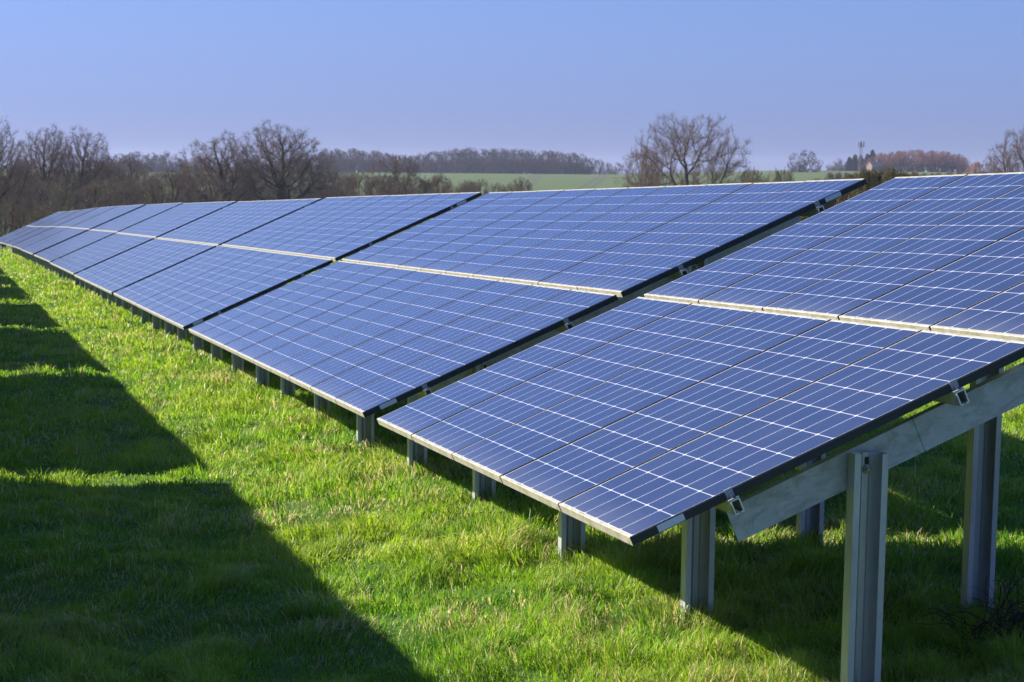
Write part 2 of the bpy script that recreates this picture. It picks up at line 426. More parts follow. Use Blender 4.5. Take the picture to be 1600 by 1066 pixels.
def solar_table(al0, a0, z0, slope, ncol, posts, label, group=None, detail=True):
    """al0: near end along the row; a0: front edge offset; z0: front edge height relative to the eye"""
    base = D3*al0 + E3*(LAT0+a0)
    bz = th(base.x, base.y)
    root = empty('solar_table', (base.x, base.y, bz), PSI)        # local x = E3, local y = D3
    tag(root, label, 'solar table', group or 'solar tables standing end to end in the row')
    H = z0 + CAMH - bz
    ey = Vector((0, math.sqrt(1-slope*slope), slope)); ex = Vector((math.cos(TH), 0, math.sin(TH)))
    ez = ex.cross(ey).normalized(); ex = ey.cross(ez).normalized()
    O = Vector((0, 0, H))
    Rm = Matrix((ex, ey, ez)).transposed().to_4x4()
    def put(o, t, s, n):
        o.matrix_local = Matrix.Translation(O + ex*t + ey*s + ez*n) @ Rm; return o
    n_l = ncol*(PW+GAPY)-GAPY
    for row in (0, 1):
        for c in range(ncol):
            p = link_mesh('solar_panel', ME_PANEL, root)
            j = random.uniform(-.0012, .0012)
            put(p, row*(PL+ROWGAP), c*(PW+GAPY), j)
            link_mesh('frame', ME_FRAME, p)
            if detail and c < 5: link_mesh('junction_box', ME_JBOX, p)
            if c == 0 and detail:
                s = link_mesh('sticker', ME_STICK, p)
                s.location = (.105, 0, 0) if row == 0 else (PL-.28, 0, 0)
    ln = n_l + .06
    key = round(ln, 3)
    if key not in _pur: _pur[key] = purlin_mesh(ln)
    for row in (0, 1):
        for t in (.395, 1.315):
            tt = row*(PL+ROWGAP)+t
            put(link_mesh('purlin', _pur[key], root), tt, -.032, -PT-.0005)
            if detail: put(link_mesh('end_clamp', ME_CLAMP, root), tt-.002, 0, 0)
            if detail:
                k = put(link_mesh('end_clamp', ME_CLAMP, root), tt-.002, n_l, 0)
                k.matrix_local = k.matrix_local @ Matrix.Rotation(math.pi, 4, 'Z')
        if detail:
            for t in (PL-.24, .55): put(link_mesh('cable', ME_CABLE[ncol], root), row*(PL+ROWGAP)+t, .1, -PT-.002)
    for (pa, pr) in posts:
        s = pa-al0
        put(link_mesh('rafter', ME_RAFT, root), 0, s+.040, -PT-.070)
        for q, lat in enumerate((pr, 2.20)):
            wp = D3*pa + E3*(LAT0+a0+lat); gz = th(wp.x, wp.y)-bz
            top = H + s*slope + lat*math.tan(TH) - (.150 if q == 0 else .105)
            hh = round((top-gz)*50)/50
            if hh not in _post: _post[hh] = post_mesh(hh)
            po = link_mesh('post', _post[hh], root); po.location = (lat, s-.032, top-hh)
            if detail:
                b = link_mesh('bolt', ME_BOLT, po); b.location = (.004, .066-.004, hh-.060)
                if al0 < 20:
                    for (sx_, sz_) in ((-.030, -.045), (.004, -.030), (-.030, -.100)):
                        b = link_mesh('slot', ME_SLOT, po); b.location = (sx_, .0655 if abs(sx_) > .02 else .0605, hh+sz_)
    return root
def stdposts(al0, n=5): return [(al0+.65+2.15*i, .88) for i in range(n)]
T = [(7.894, 0.0, -1.2661, -.0213, 5, [(8.02, .935), (9.79, .87), (11.95, .87)]),
     (13.418, .002, -1.3859, -.0198, 10, None), (23.838, -.02, -1.5864, -.0190, 10, None), (34.50, -.012, -1.8000, -.0200, 10, None),
     (45.037, -.004, -2.0002, -.0199, 10, None), (55.453, .009, -2.1898, -.0216, 10, None), (65.880, -.015, -2.4009, -.0220, 10, None),
     (76.30, 0, -2.620, -.0240, 10, None), (86.70, 0, -2.860, -.0268, 10, None), (97.10, 0, -3.130, -.0256, 10, None), (107.5, 0, -3.390, -.022, 10, None)]
LBL = ['nearest solar table, five panels wide, its steel legs and sloping beam in view',
       'second solar table of the row, its dark near edge meeting the nearest table',
       'third solar table of the row, directly beyond the second',
       'fourth solar table of the row, its top edge below the left oak trees',
       'fifth solar table of the row, a pale bluish slope with faint panel lines',
       'sixth solar table of the row, pale and narrow in the distance',
       'seventh solar table of the row, where the top edge line is still level',
       'eighth solar table of the row, greyish lavender strip',
       'ninth solar table of the row, just before the top edge starts to dip',
       'tenth solar table of the row, last but one at the far end',
       'farthest solar table of the row, at the left edge under the tall bare trees']
for k, (al, a, z, s, n, ps) in enumerate(T):
    if k == 1: ps = [(14.07, .87), (16.2, .87), (18.33, .87), (20.55, .87), (22.7, .87)]
    solar_table(al, a, z, s, n, ps or stdposts(al), LBL[k], detail=k < 6)
for k in range(9):                                      # the neighbouring row, whose shadow lies on the grass
    al = 7.65 if k == 0 else 18.42 + 10.80*(k-1)
    zf = -1.93-.0205*(al-8)+.68 - (.000054*max(0, al-70)**2)
    solar_table(al, -6.62, zf, -.0205, 10, stdposts(al), 'solar table of the neighbouring row casting the long shadow on the grass at left', 'tables of the neighbouring row that cast the shadow', detail=False)

# ------------------------------------------------------------------ grass
def build_grass():
    rng = np.random.default_rng(11)
    N = 1450000
    Dm, DM = 6.6, 165.0
    D = Dm*(DM/Dm)**rng.random(N)
    D = np.where(D < 9, D, D)
    az = (rng.random(N)*2-1)*(R(14.5)+.9/D)
    X = D*np.sin(az); Y = D*np.cos(az)
    def nz(X, Y, s, seed):
        r = np.random.default_rng(seed); out = np.zeros_like(X)
        for i in range(6):
            a = r.random()*6.28; k = s*(.6+r.random()*.9); out += np.sin((X*math.cos(a)+Y*math.sin(a))*k + r.random()*6.28)
        return out/2.4
    c1 = nz(X, Y, 9, 1); c2 = nz(X, Y, 2.6, 2); c3 = nz(X, Y, 28, 3)
    # draw blades toward tussock centres
    keep = rng.random(N) < np.clip(.78+.22*c1+.18*c3, .5, 1)
    X, Y, D, c1, c2, c3 = [q[keep] for q in (X, Y, D, c1, c2, c3)]
    N = len(X); al = X*D3.x+Y*D3.y; la = X*E3.x+Y*E3.y-LAT0
    H = (.036+.034*rng.random(N)**1.5)*np.clip(1+.44*c1+.24*c2+.28*c3, .5, 2.2)
    H *= np.clip(1+.22*nz(X, Y, 17, 12)*np.clip(c1, 0, 2), .6, 1.6)
    under = ((la > -.1) & (la < 3.4)) | ((la < -3.6) & (la > -6.9))
    H = np.where(under, H*1.35, H)
    for (pa, pb) in ((8.0, .93), (9.77, .88), (11.93, .88), (14.05, .88), (16.18, .88), (18.3, .88), (20.5, .88), (9.77, 2.2), (11.93, 2.2), (8.0, 2.2)):
        H = H*(1+.75*np.exp(-((al-pa)**2+(la-pb)**2)/.022))
    tall = rng.random(N) < .012; H = np.where(tall, H*1.7, H)
    H = np.clip(H, .024, .20)*np.clip(1+(D-30)/300, 1, 1.3)
    W = np.clip(.0043*(D/10), .0034, .06)*(.5+.8*rng.random(N)+.9*(rng.random(N) < .05))
    th_ = rng.random(N)*2*math.pi
    # clumps share a lean
    lx = .55*nz(X, Y, 7, 5)+.55*rng.standard_normal(N); ly = .55*nz(X, Y, 7, 6)+.55*rng.standard_normal(N)
    ln = np.clip(np.hypot(lx, ly), 1e-3, 9); sc_ = np.clip(ln, 0, 1.35)/ln; lx *= sc_; ly *= sc_
    tint = np.clip(.42+.20*rng.standard_normal(N)+.10*c2+.06*c1, 0, .86)
    dead = rng.random(N) < np.clip(.08+.13*nz(X, Y, 2.3, 8)+.10*nz(X, Y, 9, 9)+.10*np.exp(-((la-.6)/.7)**2), .015, .50); tint = np.where(dead, .88+.12*rng.random(N), tint)
    Z = terrain(X, Y)-.006
    wx, wy = np.cos(th_)*W*.5, np.sin(th_)*W*.5
    v = np.zeros((N, 5, 3))
    mx, my = X+lx*H*.32, Y+ly*H*.32; tx, ty = X+lx*H*.95, Y+ly*H*.95
    hm = H*.60; ht = H*np.clip(1-.28*np.hypot(lx, ly)**2, .35, 1)
    v[:, 0] = np.stack([X-wx, Y-wy, Z], -1); v[:, 1] = np.stack([X+wx, Y+wy, Z], -1)
    v[:, 2] = np.stack([mx+wx*.85, my+wy*.85, Z+hm], -1); v[:, 3] = np.stack([mx-wx*.85, my-wy*.85, Z+hm], -1)
    v[:, 4] = np.stack([tx, ty, Z+ht], -1)
    base = (np.arange(N)*5)[:, None]
    loops = (base+np.array([0, 1, 2, 3, 3, 2, 4])[None]).ravel()
    starts = np.empty((N, 2), np.int64); starts[:, 0] = np.arange(N)*7; starts[:, 1] = np.arange(N)*7+4
    tot = np.tile([4, 3], N)
    me = bpy.data.meshes.new('grass'); np_mesh(me, v.reshape(-1, 3), loops, starts.ravel(), tot)
    a = me.attributes.new('tint', 'FLOAT', 'POINT'); a.data.foreach_set('value', np.repeat(tint, 5).astype(np.float32))
    me.materials.append(M_GRASS)
    tag(link_mesh('grass', me), 'short bright green tussocky grass of the field', 'grass', kind='stuff')
build_grass()

# ------------------------------------------------------------------ bare trees
class Tree:
    """recursive bare tree in a unit-free space: limbs go to mesh 0, twigs (flat strips) to mesh 1"""
    def __init__(s, seed, h, rad, trunk_h, trunk_r, limbs=7, dens=1.0, wander=.30, twig_w=.028, lift=.25, env_pow=2.0, flat=.0, stems=1, low=.12, budget=16000, elmin=.12):
        s.r = random.Random(seed); s.L = MB(); s.T = MB(); s.h = h; s.rad = rad; s.th = trunk_h
        s.w = wander; s.tw = twig_w; s.lift = lift; s.ep = env_pow; s.dens = dens; s.n = 0; s.budget = budget
        s.cz = h*(.5+low/2); s.rz = h*(1-low)/2
        s.lob = [(s.r.uniform(0, 6.28), s.r.uniform(-.6, 1.0), s.r.uniform(.82, 1.06)) for _ in range(11)]
        for st in range(stems):
            a = s.r.uniform(0, 6.28); off = Vector((math.cos(a), math.sin(a), 0))*(0 if stems == 1 else trunk_r*1.5)
            d = Vector((off.x*.25, off.y*.25, 1)).normalized() if stems > 1 else Vector((s.r.uniform(-.08, .08), s.r.uniform(-.08, .08), 1)).normalized()
            p = off.copy(); p.z = -.4; n = 4; r0 = trunk_r
            for i in range(n):
                q = p + (d+Vector((s.r.uniform(-.1, .1), s.r.uniform(-.1, .1), 0))).normalized()*(trunk_h+.4)/n
                r1 = trunk_r*(1-.10*(i+1)) * (1 if i else .9)
                s.L.tube(p, q, r0*(1.35 if i == 0 else 1), r1, 8); p = q; r0 = r1
            s.q = []; nl = max(3, limbs//stems)
            for i in range(nl):
                ang = 2*math.pi*(i+s.r.uniform(-.35, .35))/nl + st
                el = s.r.uniform(elmin, .95) if i else 1.35
                if i % 3 == 1: el = s.r.uniform(.9, 1.35)
                dd = Vector((math.cos(ang)*math.cos(el), math.sin(ang)*math.cos(el), math.sin(el)))
                start = p - d*trunk_h*s.r.uniform(0, .30)
                s.q.append((start, dd, s.reach(start, dd)*s.r.uniform(.88, 1.0), trunk_r*s.r.uniform(.5, .72), 1))
            while s.q:
                q_, s.q = s.q, []
                left = int(budget*(st+1)/stems)-s.n
                if len(q_) > left: s.r.shuffle(q_); q_ = q_[:max(left, 0)]
                for b_ in q_: s.branch(*b_)
    def env(s, p):
        """<1 inside the lobed crown envelope"""
        a = math.atan2(p.y, p.x); z = (p.z-s.cz)/s.rz
        f = 1.0
        for (la, lz, lr) in s.lob:
            da = (a-la+math.pi) % (2*math.pi)-math.pi
            g = math.exp(-(da*da)/.35-(z-lz)**2/.3); f += (lr-.92)*g*1.6
        return ((math.hypot(p.x, p.y)/(s.rad*f))**s.ep + (abs(z)/f)**s.ep)
    def reach(s, p, d):
        t = 0; st = s.h*.04
        while t < s.h*1.6:
            if s.env(p+d*t) > 1 and t > st: break
            t += st
        return t
    def branch(s, p, d, ln, r, lev):
        s.n += 1
        rr = s.r; n = {1: 9, 2: 7, 3: 5, 4: 4, 5: 3}[lev]; seg = ln/n; pts = [p]; dirs = [d]
        w_ = s.w*(1+.25*lev)
        for i in range(n):
            d = (d + Vector((rr.uniform(-1, 1), rr.uniform(-1, 1), rr.uniform(-1, 1)))*w_*.75 + Vector((0, 0, s.lift*(.16 if lev < 3 else .10)))).normalized()
            q = p+d*seg
            if s.env(q) > 1.06: d = (d*.6+Vector((0, 0, .5))-Vector((q.x, q.y, 0)).normalized()*.35).normalized(); q = p+d*seg*.5
            r1 = r*(1-.78*(i+1)/n); r0 = r*(1-.78*i/n)
            if lev <= 3 and r0 > .022: s.L.tube(p, q, r0, max(r1, .008), 6 if lev == 1 else 4)
            else: s.strip(p, q, max(s.tw*(1.25 if lev < 5 else .8), r0*1.6), max(s.tw*.6, r1*1.6))
            p = q; pts.append(p); dirs.append(d)
        if lev >= 5: return
        cn = {1: 9, 2: 8, 3: 7, 4: 5}[lev]*s.dens
        cn = int(cn)+(rr.random() < cn % 1)
        for c in range(cn):
            u = rr.uniform(.22 if lev == 1 else .12, 1.0) if c else 1.0
            i = min(int(u*n), n-1); f = u*n-i; b = pts[i].lerp(pts[i+1], min(f, 1)); bd = dirs[i+1]
            side = bd.cross(Vector((rr.uniform(-1, 1), rr.uniform(-1, 1), rr.uniform(-1, 1)))).normalized()
            an = rr.uniform(.45, 1.05); nd = (bd*math.cos(an)+side*math.sin(an)+Vector((0, 0, s.lift*.35))).normalized()
            L_ = min(ln*rr.uniform(.38, .62)*(1.15-u*.35), s.reach(b, nd)*1.02)
            if L_ < .12: continue
            s.q.append((b, nd, L_, r*(1-.78*u)*rr.uniform(.55, .8)+.004, lev+1))
    def strip(s, p, q, w0, w1):
        d = q-p; a = d.cross(Vector((s.r.uniform(-1, 1), s.r.uniform(-1, 1), s.r.uniform(-1, 1))))
        if a.length < 1e-6: return
        a.normalize(); s.T.quad(p-a*w0*.5, p+a*w0*.5, q+a*w1*.5, q-a*w1*.5)
    def meshes(s, name, mb, mt):
        return s.L.mesh(name+'_trunk', [mb], True), s.T.mesh(name+'_crown', [mt])
class Colony:
    """crown grown toward points scattered in leafless puffs; gives gnarled limbs and a cauliflower outline"""
    def __init__(s, seed, h, rad, trunk_h, trunk_r, npuff=13, puff=.24, natt=1500, low=.25, step=.34, tip=.012, twig_w=.03, twigs=3, twig_len=.75, up=.25, lean=0.0, squash=1.0):
        from mathutils.kdtree import KDTree
        r = random.Random(seed); s.L = MB(); s.T = MB(); att = []
        pr = puff*h; cz = h*low+(h-h*low)*.25
        for i in range(npuff):
            a = i*2.399963+r.uniform(-.3, .3); u = (i+.6)/npuff; el = math.asin(min(1, max(-.25, 1-1.2*u)))
            R_ = r.uniform(.86, 1.06); q = pr*r.uniform(.72, 1.15)
            c = Vector((math.cos(a)*math.cos(el)*(rad-q)*R_, math.sin(a)*math.cos(el)*(rad-q)*R_, cz+math.sin(el)*(h-cz-q*.9)*R_))
            for k in range(natt//npuff):
                d = Vector((r.gauss(0, 1), r.gauss(0, 1), r.gauss(0, 1))).normalized(); p = c+d*q*r.random()**.42
                if p.z < h*low*.6: continue
                att.append(p)
        P = []; par = []; n0 = max(3, int(trunk_h/step))
        for i in range(n0+1):
            t = i/n0; P.append(Vector((lean*t*t*trunk_h+r.uniform(-.04, .04), r.uniform(-.04, .04), -.3+t*(trunk_h+.3)))); par.append(i-1)
        kill = step*1.5; first = 60
        for it in range(first):
            kd = KDTree(len(P))
            for i, p in enumerate(P): kd.insert(p, i)
            kd.balance(); acc = {}; alive = []
            for a in att:
                co, i, dist = kd.find(a)
                if dist < kill: continue
                alive.append(a)
                if i >= n0-1 or n0 < 3 or i > n0*.6: acc[i] = acc.get(i, Vector((0, 0, 0)))+(a-co).normalized()
            att = alive
            if not acc: break
            for i, d in acc.items():
                prev = (P[i]-P[par[i]]).normalized() if par[i] >= 0 else Vector((0, 0, 1))
                d = d.normalized()+prev*.35+Vector((r.uniform(-1, 1), r.uniform(-1, 1), r.uniform(-1, 1)))*.38
                if d.length < 1e-4: continue
                P.append(P[i]+d.normalized()*step*r.uniform(.8, 1.15)); par.append(i)
        N = len(P); tips = [0]*N; kids = [0]*N
        for i in range(N-1, 0, -1):
            if kids[i] == 0: tips[i] = 1
            tips[par[i]] += tips[i]; kids[par[i]] += 1
        ex = math.log(trunk_r/tip)/math.log(max(tips[0], 2))
        rad_ = [tip*max(t, 1)**ex for t in tips]
        for i in range(1, N):
            a, b = P[par[i]], P[i]; r1 = rad_[i]; r0 = min(rad_[par[i]], r1*1.35) if i > n0 else rad_[par[i]]*(1.35 if i == 1 else 1)
            if r1 > .028: s.L.tube(a, b, r0, r1, 7 if r1 > .15 else 4)
            else: s.strip(r, a, b, max(r0*2, twig_w), max(r1*2, twig_w*.8))
            if r1 < .05:
                d0 = (b-a).normalized()
                for k in range(twigs):
                    d = (d0*.7+Vector((r.gauss(0, 1), r.gauss(0, 1), r.gauss(0, 1)+up)).normalized()).normalized(); p = a.lerp(b, r.random()); ln = twig_len*r.uniform(.4, 1.2); w_ = twig_w
                    for j in range(3):
                        q = p+d*ln/3; s.strip(r, p, q, w_, w_*.7); w_ *= .7
                        if j < 2:
                            d2 = (d+Vector((r.gauss(0, .6), r.gauss(0, .6), r.gauss(0, .6)))).normalized(); s.strip(r, q, q+d2*ln*.4, w_, w_*.5)
                        p = q; d = (d+Vector((r.uniform(-.4, .4), r.uniform(-.4, .4), r.uniform(-.3, .5)))).normalized()
    def strip(s, r, p, q, w0, w1):
        a = (q-p).cross(Vector((r.uniform(-1, 1), r.uniform(-1, 1), r.uniform(-1, 1))))
        if a.length < 1e-6: return
        a.normalize(); s.T.quad(p-a*w0*.5, p+a*w0*.5, q+a*w1*.5, q-a*w1*.5)
    def meshes(s, name, mb, mt): return s.L.mesh(name+'_trunk', [mb], True), s.T.mesh(name+'_crown', [mt])
def make_colony(name, mt, **k):
    t = Colony(**k); a, b = t.meshes(name, M_BARK, mt)
    v = np.array(t.T.v); return (name, a, b, float(np.percentile(v[:, 2], 99.8)), float(np.percentile(np.hypot(v[:, 0], v[:, 1]), 98)))
def make_kind(name, mt, mb=None, **k):
    t = Tree(**k); a, b = t.meshes(name, mb or M_BARK, mt); return (name, a, b, k['h'], k['rad'])
KIND = {}
KIND['oak_a'] = make_colony('oak_tree', M_TWIG, seed=3, h=12, rad=6.6, trunk_h=2.2, trunk_r=1.05, npuff=20, puff=.22, natt=4200, low=.20, twig_len=.6, twigs=7, twig_w=.024)
KIND['oak_b'] = make_colony('oak_tree', M_TWIG, seed=14, h=12, rad=6.0, trunk_h=2.4, trunk_r=1.0, npuff=15, puff=.21, natt=2900, low=.24, twig_len=.6, lean=.2, twigs=7, twig_w=.024)
KIND['oak_c'] = make_colony('oak_tree', M_TWIG, seed=25, h=12, rad=5.4, trunk_h=2.8, trunk_r=.95, npuff=15, puff=.21, natt=2900, low=.22, twig_len=.6, twigs=7, twig_w=.024)
KIND['open'] = make_colony('bare_tree', M_TWIG, seed=31, h=12, rad=9.5, trunk_h=1.5, trunk_r=.60, npuff=26, puff=.24, natt=3400, low=.05, twig_len=.75, twigs=8, up=.9, twig_w=.020, step=.42)
KIND['thick'] = make_kind('thicket_tree', M_TWIG, seed=44, h=8, rad=4.6, trunk_h=.9, trunk_r=.20, limbs=8, stems=2, wander=.26, lift=.45, low=.0, twig_w=.026, budget=5200)
KIND['thick2'] = make_kind('thicket_tree', M_TWIGO, seed=52, h=8, rad=4.4, trunk_h=.8, trunk_r=.18, limbs=9, stems=3, wander=.26, lift=.4, low=.0, twig_w=.026, budget=5200)
KIND['shrub'] = make_kind('hedge_shrub', M_TWIGO, seed=61, h=3, rad=2.0, trunk_h=.3, trunk_r=.07, limbs=9, stems=3, wander=.28, lift=.6, low=.0, twig_w=.018, budget=5200)
KIND['shrub_r'] = make_kind('hedge_shrub', M_TWIGR, seed=67, h=3, rad=2.0, trunk_h=.3, trunk_r=.07, limbs=9, stems=3, wander=.22, lift=.9, low=.0, twig_w=.02, budget=4200)
KIND['wood'] = make_kind('woodland_tree', M_WOOD, seed=71, h=15, rad=5.0, trunk_h=2.5, trunk_r=.30, limbs=8, wander=.24, lift=.25, low=.02, twig_w=.10, budget=1900)
KIND['wood2'] = make_kind('woodland_tree', M_WOOD, seed=77, h=15, rad=4.6, trunk_h=3.0, trunk_r=.28, limbs=8, wander=.24, lift=.3, low=.04, twig_w=.10, budget=1900)
KIND['copse'] = make_kind('copse_tree', M_TWIGR, seed=83, h=14, rad=4.0, trunk_h=4.0, trunk_r=.24, limbs=7, wander=.2, lift=.5, low=.16, twig_w=.09, budget=2400)
KIND['orange'] = make_kind('orange_willow', M_TWIGORANGE, seed=91, h=7, rad=2.4, trunk_h=.8, trunk_r=.15, limbs=8, wander=.18, lift=1.2, low=.05, twig_w=.07, budget=1800)
def pine_kind():
    r = random.Random(5); L = MB(); L.tube((0, 0, -.4), (0, 0, 14), .25, .05, 6); N_ = MB()
    for i in range(2600):
        z = r.uniform(2.5, 15); w_ = 3.0*(1-((z-6)/9.5)**2*.9 if z > 6 else .75+.25*z/6); a = r.uniform(0, 6.28); rho = w_*math.sqrt(r.random())*(.8+.3*math.sin(3*a+z))
        c = Vector((math.cos(a)*rho, math.sin(a)*rho, z)); u = Vector((r.uniform(-1, 1), r.uniform(-1, 1), r.uniform(-.5, .8))).normalized()*.45; v = u.orthogonal().normalized()*.16
        N_.quad(c-u-v, c+u-v, c+u+v, c-u+v)
    return ('pine_tree', L.mesh('pine_trunk', [M_BARK]), N_.mesh('pine_crown', [M_PINE]), 15, 3.0)
KIND['pine'] = pine_kind()
def plant(kind, px, ytop, Y, width, label, cat='tree', group=None, rz=None):
    """width: crown width in photo pixels at distance Y; ytop: where the crown's top reads in the photo"""
    name, a, b, h, rad = KIND[kind]
    p = spot(px, ytop, Y); gz = th(p.x, p.y)-(3.4 if Y > 1000 else 0); H = max(p.z-gz, .6)
    root = empty(name, (p.x, p.y, gz), random.uniform(0, 6.28) if rz is None else rz)
    sw = width/F_PX*Y/(2*rad); root.scale = (sw, sw, H/h)
    tag(root, label, cat, group)
    link_mesh('trunk', a, root); link_mesh('crown', b, root)
    return root
G1 = 'bare trees beyond the far end of the row'
plant('oak_c', -12, 188, 240, 120, 'bare tree cut off by the left edge, above the far end of the panels', group=G1, rz=.4)
plant('oak_a', 68, 199, 300, 118, 'tall bare oak with a forked crown over the far end of the panel row', group=G1, rz=1.0)
plant('oak_b', 126, 200, 305, 112, 'bare oak leaning right, just right of the forked tall oak', group=G1, rz=2.2)
plant('oak_b', 343, 208, 300, 138, 'bare oak with separated domed tufts, left of the widest oak', group=G1, rz=.3)
plant('oak_a', 442, 194, 302, 176, 'widest bare oak with a full domed crown over the panel row', group=G1, rz=4.1)
plant('thick', 620, 246, 330, 100, 'small bare tree with a low round crown in front of the far wood', group=G1, rz=.5)
plant('open', 1078, 180, 330, 205, 'large bare tree with fine open branches standing alone behind the panels', group=G1, rz=1.2)
plant('thick', 1008, 233, 345, 78, 'smaller bare tree tucked against the left of the lone large tree', group=G1, rz=.1)
plant('oak_a', 1604, 200, 320, 120, 'bare tree cut off by the right edge above the nearest panels', group=G1, rz=5.0)
plant('oak_c', 1545, 246, 420, 52, 'low bare tree between the orange willow and the right edge', group=G1, rz=.7)
# thicket between and behind the oaks
G2 = 'thicket trees behind the oaks'
rnd = random.Random(21)
for (x0, x1, yt0, yt1, Yd, wd, n, kinds) in (
        (-20, 60, 252, 275, 330, 80, 5, ('thick', 'oak_c')), (10, 200, 272, 292, 270, 75, 9, ('thick', 'thick2')), (130, 215, 243, 262, 360, 70, 5, ('thick', 'oak_c')),
        (175, 330, 264, 288, 290, 70, 10, ('thick2', 'thick')), (150, 560, 260, 270, 640, 44, 20, ('thick', 'thick2')), (320, 520, 280, 296, 320, 72, 10, ('thick2', 'thick')), (500, 700, 270, 287, 335, 60, 11, ('thick', 'thick', 'thick2')),
        (690, 830, 272, 290, 345, 48, 7, ('thick', 'thick', 'thick2')), (1160, 1232, 260, 268, 330, 40, 4, ('thick2',)), (-30, 90, 305, 335, 185, 62, 7, ('thick2', 'thick'))):
    for i in range(n):
        k = kinds[i % len(kinds)]; px = x0+(x1-x0)*(i+.5)/n+rnd.uniform(-8, 8)
        lab = 'tangled bare tree in the brown thicket '+('below the tall left-hand oaks' if px < 165 else 'between the two pairs of oaks' if px < 310 else 'under the widest oak' if px < 525 else 'around the small round-crowned tree' if px < 690 else 'at the left end of the green field' if px < 900 else 'right of the lone large tree')
        plant(k, px, rnd.uniform(yt0, yt1), Yd*rnd.uniform(.93, 1.1), wd*rnd.uniform(.85, 1.25), lab, group=G2)
# far woods
def interp(pts, x):
    for (a, b), (c, d) in zip(pts, pts[1:]):
        if a <= x <= c: return b+(d-b)*(x-a)/(c-a)
    return pts[-1][1]
ridge = [(160, 243), (200, 240), (250, 238), (300, 246), (420, 250), (515, 236), (560, 235), (610, 243), (640, 246), (700, 236), (720, 233), (800, 236), (860, 238), (900, 243), (925, 252), (975, 256)]
for q, (x0, x1, n, Yd, wd) in enumerate(((515, 925, 44, 1330, 32), (520, 915, 44, 1365, 32), (920, 972, 6, 1400, 15), (160, 540, 26, 1250, 34), (165, 540, 24, 1180, 30))):
    for i in range(n):
        px = x0+(x1-x0)*(i+rnd.uniform(.1, .9))/n
        plant(('wood', 'wood2')[i % 2], px, interp(ridge, px)+rnd.uniform(-3, 1.5)+(5 if q == 4 else 0), Yd+rnd.uniform(-12, 12), wd*rnd.uniform(.8, 1.25), 'bare tree in the far skyline wood, '+('in the stretch seen between the oaks' if px < 515 else 'left part, behind the small round-crowned tree' if px < 660 else 'middle part above the green field' if px < 800 else 'right part where the wood tapers off'), group='trees of the far skyline wood')
cop = [(1352, 248), (1370, 241), (1400, 236), (1430, 234), (1470, 236), (1500, 241), (1516, 250)]
for q in range(3):
    for i in range(13):
        px = 1356+(1510-1356)*(i+rnd.uniform(.15, .85))/13
        plant('copse', px, interp(cop, px)+rnd.uniform(-1.5, 1), 1255+q*14+rnd.uniform(-4, 4), rnd.uniform(23, 31), 'reddish bare tree in the '+('left third, next to the evergreens,' if px < 1408 else 'middle' if px < 1462 else 'right end')+' of the rounded hilltop copse', group='trees of the hilltop copse')
for i, (px, yt, wd) in enumerate(((1328, 246, 15), (1337, 242, 15), (1346, 243, 14), (1356, 241, 14), (1364, 235, 15))):
    plant('pine', px, yt, 1262, wd, ('leftmost evergreen beside the mast', 'second evergreen left of the mast', 'evergreen directly behind the mast', 'evergreen just right of the mast', 'tallest evergreen, touching the reddish copse')[i], group='evergreens beside the mast')
plant('wood', 1249, 240, 1120, 34, 'left one of two small bare trees standing alone on the hill', group='pair of trees on the hill')
plant('wood2', 1263, 236, 1125, 42, 'right one of two small bare trees standing alone on the hill', group='pair of trees on the hill')
for px, yt in ((1300, 252), (1311, 248), (1320, 250)): plant('wood', px, yt, 1240, 20, 'pale bare tree left of the hilltop evergreens', group='pale trees left of the evergreens')
plant('orange', 1525, 254, 1230, 20, 'small bright orange willow right of the hilltop copse')
plant('orange', 1515, 262, 1235, 12, 'very small orange shrub touching the right end of the copse')
# hedges
for i in range(21):
    px = 1300+i*12+rnd.uniform(-4, 4); k = ('shrub', 'shrub_r')[i % 3 == 2]
    plant(k, px, rnd.uniform(268, 272) if px < 1345 else rnd.uniform(268, 273), 640, 20, 'small bare shrub in the hedge along the hill field', 'shrub', 'shrubs of the hill hedge')
for i in range(20):
    px = 1262+i*9.5+rnd.uniform(-4, 4)
    yt = interp([(1250, 292), (1300, 284), (1350, 272), (1385, 268), (1420, 274), (1460, 285)], px)
    plant('shrub', px, yt+rnd.uniform(-2, 4), 92+rnd.uniform(-5, 5), 62, 'olive-brown bramble shrub in the hedge seen through the gap in the tables', 'shrub', 'shrubs of the nearer hedge')

